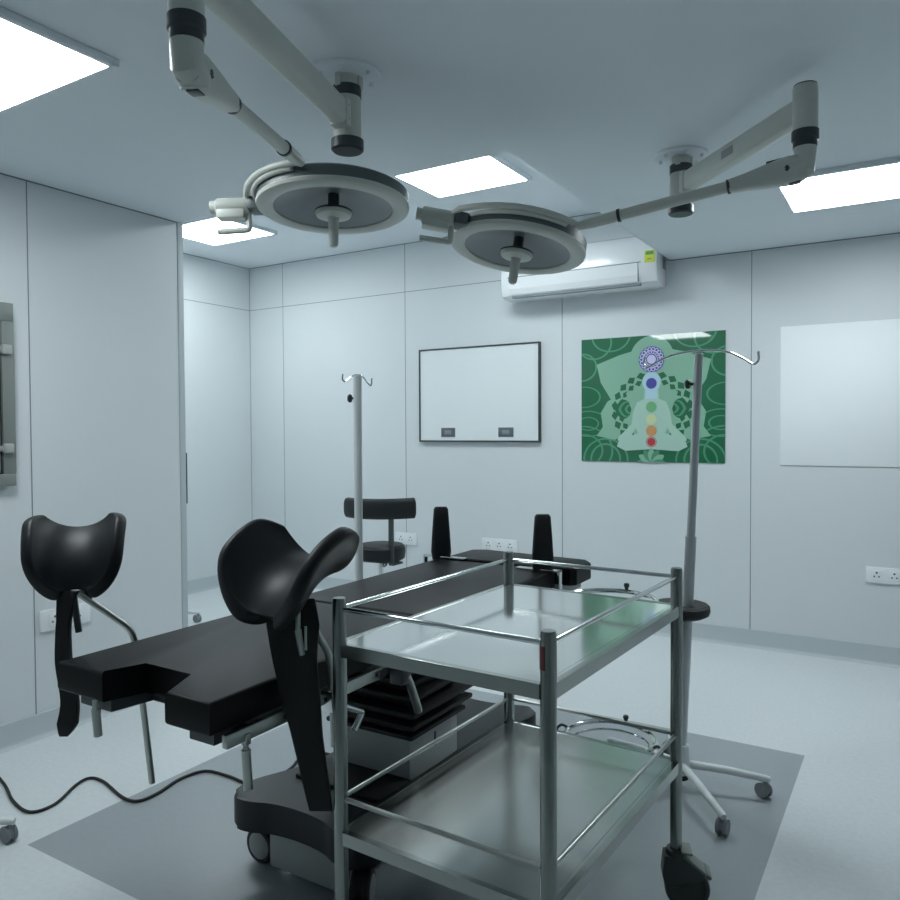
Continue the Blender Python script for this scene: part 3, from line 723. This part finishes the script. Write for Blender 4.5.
# left support
pl, R = saddle((-2.02, 1.275, 1.014), math.radians(50), math.radians(54), 0, .212, .20, .055, T, flare=.10)
lab(pl, 'black saddle-shaped leg support nearest the left wall')
strap([(-2.01,1.245,.91),(-2.016,1.236,.831),(-2.018,1.234,.775),(-2.016,1.234,.706),(-2.0,1.239,.609),(-2.003,1.233,.545),(-2.012,1.231,.512)], [.060,.038,.040,.045,.048,.056,.024], .012, pl, rt)
b = B(); b.tube(bend([(-1.985,1.26,.905),(-1.93,1.384,.785),(-1.93,1.40,.733),(-1.93,1.447,.31)],.03), .0095, 12); obj('support_rod', b, STEEL, pl)
b = B(); b.box(-1.945, -1.87, 1.375, 1.435, .65, .705, .006); obj('rail_clamp', b, STEEL, pl)
b = B(); b.tube([(-1.995,1.25,.91),(-1.99,1.262,.795)], .009, 10); obj('strap_bar', b, DKGREY, pl)
# drip pole clamped to the far rail
b = B(); b.tube([(-1.925,2.43,.62),(-1.925,2.43,1.572)], .0168, 18); b.box(-1.945, -1.868, 2.40, 2.46, .65, .705, .005); dp = obj('drip_pole', b, WHITEM, T)
lab(dp, 'pale upright drip pole with a small double hook')
b = B(); b.tube(smooth_path([(-1.925+u*rt.x, 2.43+u*rt.y, 1.572+z) for u, z in ((-.058,.008),(-.060,-.012),(-.050,-.022),(-.02,0),(0,.004),(.02,-.002),(.045,-.034),(.056,-.036),(.058,-.01))], 4), .003, 8); obj('hook', b, CHROME, dp)
b = B(); kx = V((-1.925,2.43,1.482)); b.tube([kx, kx-rt*.03], .005, 10); b.lathe([(0,0),(.012,0),(.017,.005),(.017,.012),(.011,.018),(0,.018)], frame(kx-rt*.022, -rt), 14); obj('height_knob', b, DKGREY, dp)
# lateral supports near the head
for x, y, s in ((-1.85, 2.935, 1), (-1.315, 2.87, -1)):
    c = V((x, y, 0)); b = B()
    RR = []
    for z, wv, tv in ((.765,.040,.020),(.80,.046,.024),(.90,.040,.022),(.955,.036,.02),(.995,.033,.018),(1.005,.026,.010)):
        ring = []
        for k in range(20):
            a = 2*PI*k/20; ca, sa = math.cos(a), math.sin(a); p_ = .5
            ring.append(b.bm.verts.new(c + rt*(wv*math.copysign(abs(ca)**p_, ca)) + fw*(tv*math.copysign(abs(sa)**p_, sa)) + V((0,0,z))))
        RR.append(ring)
    for r0, r1 in zip(RR, RR[1:]):
        for k in range(20): b.bm.faces.new((r0[k], r0[(k+1)%20], r1[(k+1)%20], r1[k]))
    b.bm.faces.new(RR[0][::-1]); b.bm.faces.new(RR[-1])
    ls = obj('side_support', b, LEATHER, T, ang=50)
    lab(ls, 'upright black side pad on the far side' if s == 1 else 'upright black side pad on the near side')
    b = B()
    if s == 1: b.box(L_-.075, L_+.14, 2.915, 2.945, .774, .782, .002); b.box(L_-.075, L_-.067, 2.915, 2.945, .68, .782, .002); b.box(L_-.085, L_-.018, 2.905, 2.955, .662, .70, .004)
    else: b.box(R_-.14, R_+.055, 2.845, 2.875, .774, .782, .002); b.box(R_+.045, R_+.055, 2.845, 2.875, .665, .782, .002); b.box(R_+.018, R_+.055, 2.84, 2.88, .655, .69, .004)
    obj('support_bracket', b, CHROME, ls)
# lever under the near rail
b = B(); b.box(-1.27, -1.225, 1.735, 1.785, .635, .69, .006); lv = obj('lever_block', b, DKGREY, T)
b = B(); b.tube([(-1.235,1.77,.655),(-1.235,1.79,.625),(-1.235,1.83,.535)], [.012,.012,.013], 14); obj('lever', b, STEEL, lv)
b = B(); b.tube([(-1.28,2.0,.635),(-1.255,2.0,.635),(-1.25,2.06,.64)], .008, 10); b.lathe([(0,.02),(.016,.02),(.016,0),(0,0)], frame((-1.25,2.06,.64),(0,1,0)), 14); obj('tilt_knob', b, STEEL, T)

# ------------------------------------------------------------------ power cord
def gp(u, v, z=.006):
    d = f2 + r3*(u-450)/F - u3*(v-450)/F
    return V((0,0,1.35)) + d*((z-1.35)/d.z)
cp = [(-3.26,1.72), (-3.04,1.59), (-2.88,1.545), (-2.69,1.51), (-2.66,1.60), (-2.75,1.77), (-2.60,1.79), (-2.45,1.745), (-2.385,1.85), (-2.385,2.03), (-2.31,2.11), (-2.20,2.08), (-2.13,2.17), (-2.12,2.30), (-1.98,2.40), (-1.70,2.42)]
b = B(); b.tube(smooth_path([gp(-42,740), gp(0,779), gp(13,801), gp(30,812), gp(55,804), gp(76,785), gp(90,778), gp(104,782), gp(122,797), gp(138,801), gp(158,793), gp(180,779), gp(205,771), gp(228,776), gp(250,784), gp(272,781), gp(290,769), gp(315,752), (-1.75,2.42,.006), (-1.60,2.42,.006)], 6), .0058, 8)
tag(obj('power_cord', b, RUBBER), 'black power cord snaking over the floor to the operating table', 'cord')

# ------------------------------------------------------------------ instrument trolley
X0, X1, Y0, Y1 = -1.130, -.591, 1.361, 2.161
K = thing('instrument_trolley', ((X0+X1)/2, (Y0+Y1)/2, 0), 'two-shelf stainless steel trolley in the foreground beside the table', 'trolley')
for i, (x, y) in enumerate(((X0,Y0),(X1,Y0),(X1,Y1),(X0,Y1))):
    b = B(); b.tube([(x,y,.15),(x,y,.955),(x,y,.963)], [.0165,.0165,.0145], 24); ps = obj('post', b, POSTM, K)
    if i == 1:
        b = B(); cs = [( .0172*math.cos(a), .0172*math.sin(a)) for a in [PI*1.16+PI*.36*k/6 for k in range(7)]]
        for (ca, sa), (cb, sb) in zip(cs, cs[1:]): b.quad((x+ca,y+sa,.888),(x+cb,y+sb,.888),(x+cb,y+sb,.935),(x+ca,y+sa,.935))
        lab(obj('label_sticker', b, RED, ps), 'dark red sticker')
for nm, zt, zr, m in (('upper_shelf', .858, .938, SHELF), ('lower_shelf', .418, .492, SHELFLOW)):
    b = B()
    b.box(X0+.012, X1-.012, Y0+.0, Y1-.0, zt-.004, zt)
    b.box(X0, X0+.013, Y0+.012, Y1-.012, zt-.004, zt); b.box(X1-.013, X1, Y0+.012, Y1-.012, zt-.004, zt)
    sh = obj(nm, b, m, K)
    b = B()
    for q in ((X0+.014,X1-.014,Y0-.012,Y0+.004),(X0+.014,X1-.014,Y1-.004,Y1+.012)): b.box(q[0],q[1],q[2],q[3],zt-.03,zt+.001,.0007,1)
    for q in ((X0-.012,X0+.004,Y0+.014,Y1-.014),(X1-.004,X1+.012,Y0+.014,Y1-.014)): b.box(q[0],q[1],q[2],q[3],zt-.03,zt+.001,.0007,1)
    obj('lip', b, LIPM, sh)
    b = B()
    for yy in (Y0+.2, Y1-.2): b.box(X0+.02, X1-.02, yy-.015, yy+.015, zt-.022, zt-.003, .002)
    obj('stiffener', b, STEEL, sh)
    for p, q in (((X0,Y0),(X1,Y0)),((X1,Y0),(X1,Y1)),((X1,Y1),(X0,Y1)),((X0,Y1),(X0,Y0))):
        b = B(); b.tube([(p[0],p[1],zr),(q[0],q[1],zr)], .0058, 12); obj('rail', b, STEEL if nm == 'lower_shelf' else CHROME, K)
CASTM = mat('dark_caster_housing', (.045,.055,.052), .45)
PEDAL = mat('caster_pedal', (.19,.21,.19), .4)
def trolley_caster(x, y, yaw):
    R = Matrix.Translation((x,y,0)) @ Matrix.Rotation(yaw, 4, 'Z'); r = .062; off = .03
    b = B(); b.lathe([(0,.168),(.026,.168),(.03,.16),(.03,.145),(0,.145)], R, 24)
    hood = [(-.034,.155),(.018,.155),(.048,.138),(.072,.115),(.078,.10),(.06,.085),(.03,.075),(-.01,.065),(-.034,.075),(-.040,.10)]
    b.prism(hood, -.027, .027, .005, R @ Matrix(((1,0,0,0),(0,0,-1,0),(0,1,0,0),(0,0,0,1))))
    cs = obj('caster', b, CASTM, K)
    b = B(); b.lathe([(0,-.016),(.03,-.018),(r*.72,-.018),(r*.8,-.021),(r*.95,-.02),(r,-.012),(r,.012),(r*.95,.02),(r*.8,.021),(r*.72,.018),(.03,.018),(0,.016)], R @ frame((off,0,r),(0,1,0)), 36); obj('wheel', b, CASTM, cs)
    b = B(); b.box(.0, .075, -.03, .03, -.004, .004, .002, rot=R @ Matrix.Translation((.018,0,.158)) @ Matrix.Rotation(math.radians(38),4,'Y'))
    b.box(.075, .092, -.032, .032, -.004, .006, .002, rot=R @ Matrix.Translation((.018,0,.158)) @ Matrix.Rotation(math.radians(38),4,'Y'))
    b.box(.0, .03, -.03, .03, -.004, .004, .002, rot=R @ Matrix.Translation((.012,0,.168)) @ Matrix.Rotation(math.radians(5),4,'Y')); obj('brake_pedal', b, PEDAL, cs)
trolley_caster(X1, Y1, math.radians(24)); trolley_caster(X1, Y0, math.radians(-40)); trolley_caster(X0, Y0, math.radians(200)); trolley_caster(X0, Y1, math.radians(160))
# bowl ring and bucket ring on the far side
for nm, zc, cx, cy, r in (('bowl_ring', .806, -.862, 2.345, .145), ('bucket_ring', .35, -.872, 2.365, .145)):
    b = B(); b.ringtube(lambda a: (cx+r*math.cos(a), cy+r*math.sin(a), zc), .0075)
    b.tube([(cx-.10, cy-.105, zc),(cx-.10, Y1+.006, zc)], .006, 10); b.tube([(cx+.10, cy-.105, zc),(cx+.10, Y1+.006, zc)], .006, 10)
    rg = obj(nm, b, CHROME, K)
    b = B(); b.lathe([(0,.03),(.008,.028),(.010,.02),(.006,.012),(.005,-.006),(0,-.006)], Matrix.Translation((cx, cy+r, zc)), 14); obj('ring_knob', b, DKGREY, rg)
    if nm == 'bucket_ring':
        b = B()
        for sgn in (-1, 1):
            b.tube(smooth_path([(cx+sgn*r, cy, zc),(cx+sgn*(r+.02), cy-.01, zc+.012),(cx+sgn*(r+.035), cy-.02, zc-.005),(cx+sgn*(r+.033), cy-.02, zc-.035)],4), .0048, 8)
        obj('ring_hook', b, DKGREY, rg)
        b = B(); b.ringtube(lambda a: (cx+(r-.02)*math.cos(a), cy+(r-.02)*math.sin(a), zc-.02), .004); obj('inner_ring', b, CHROME, rg)

K.rotation_euler = (0, 0, math.radians(-2.3))

# ------------------------------------------------------------------ world, colour management
wd = bpy.data.worlds.new('world'); scene.world = wd; wd.use_nodes = True
wd.node_tree.nodes['Background'].inputs[0].default_value = (0, 0, 0, 1)
scene.view_settings.view_transform = 'Standard'; scene.view_settings.look = 'None'
scene.view_settings.gamma = 1; scene.view_settings.use_curve_mapping = False
scene.view_settings.exposure = 0.0
scene.cycles.max_bounces = 10; scene.cycles.diffuse_bounces = 6; scene.cycles.glossy_bounces = 6
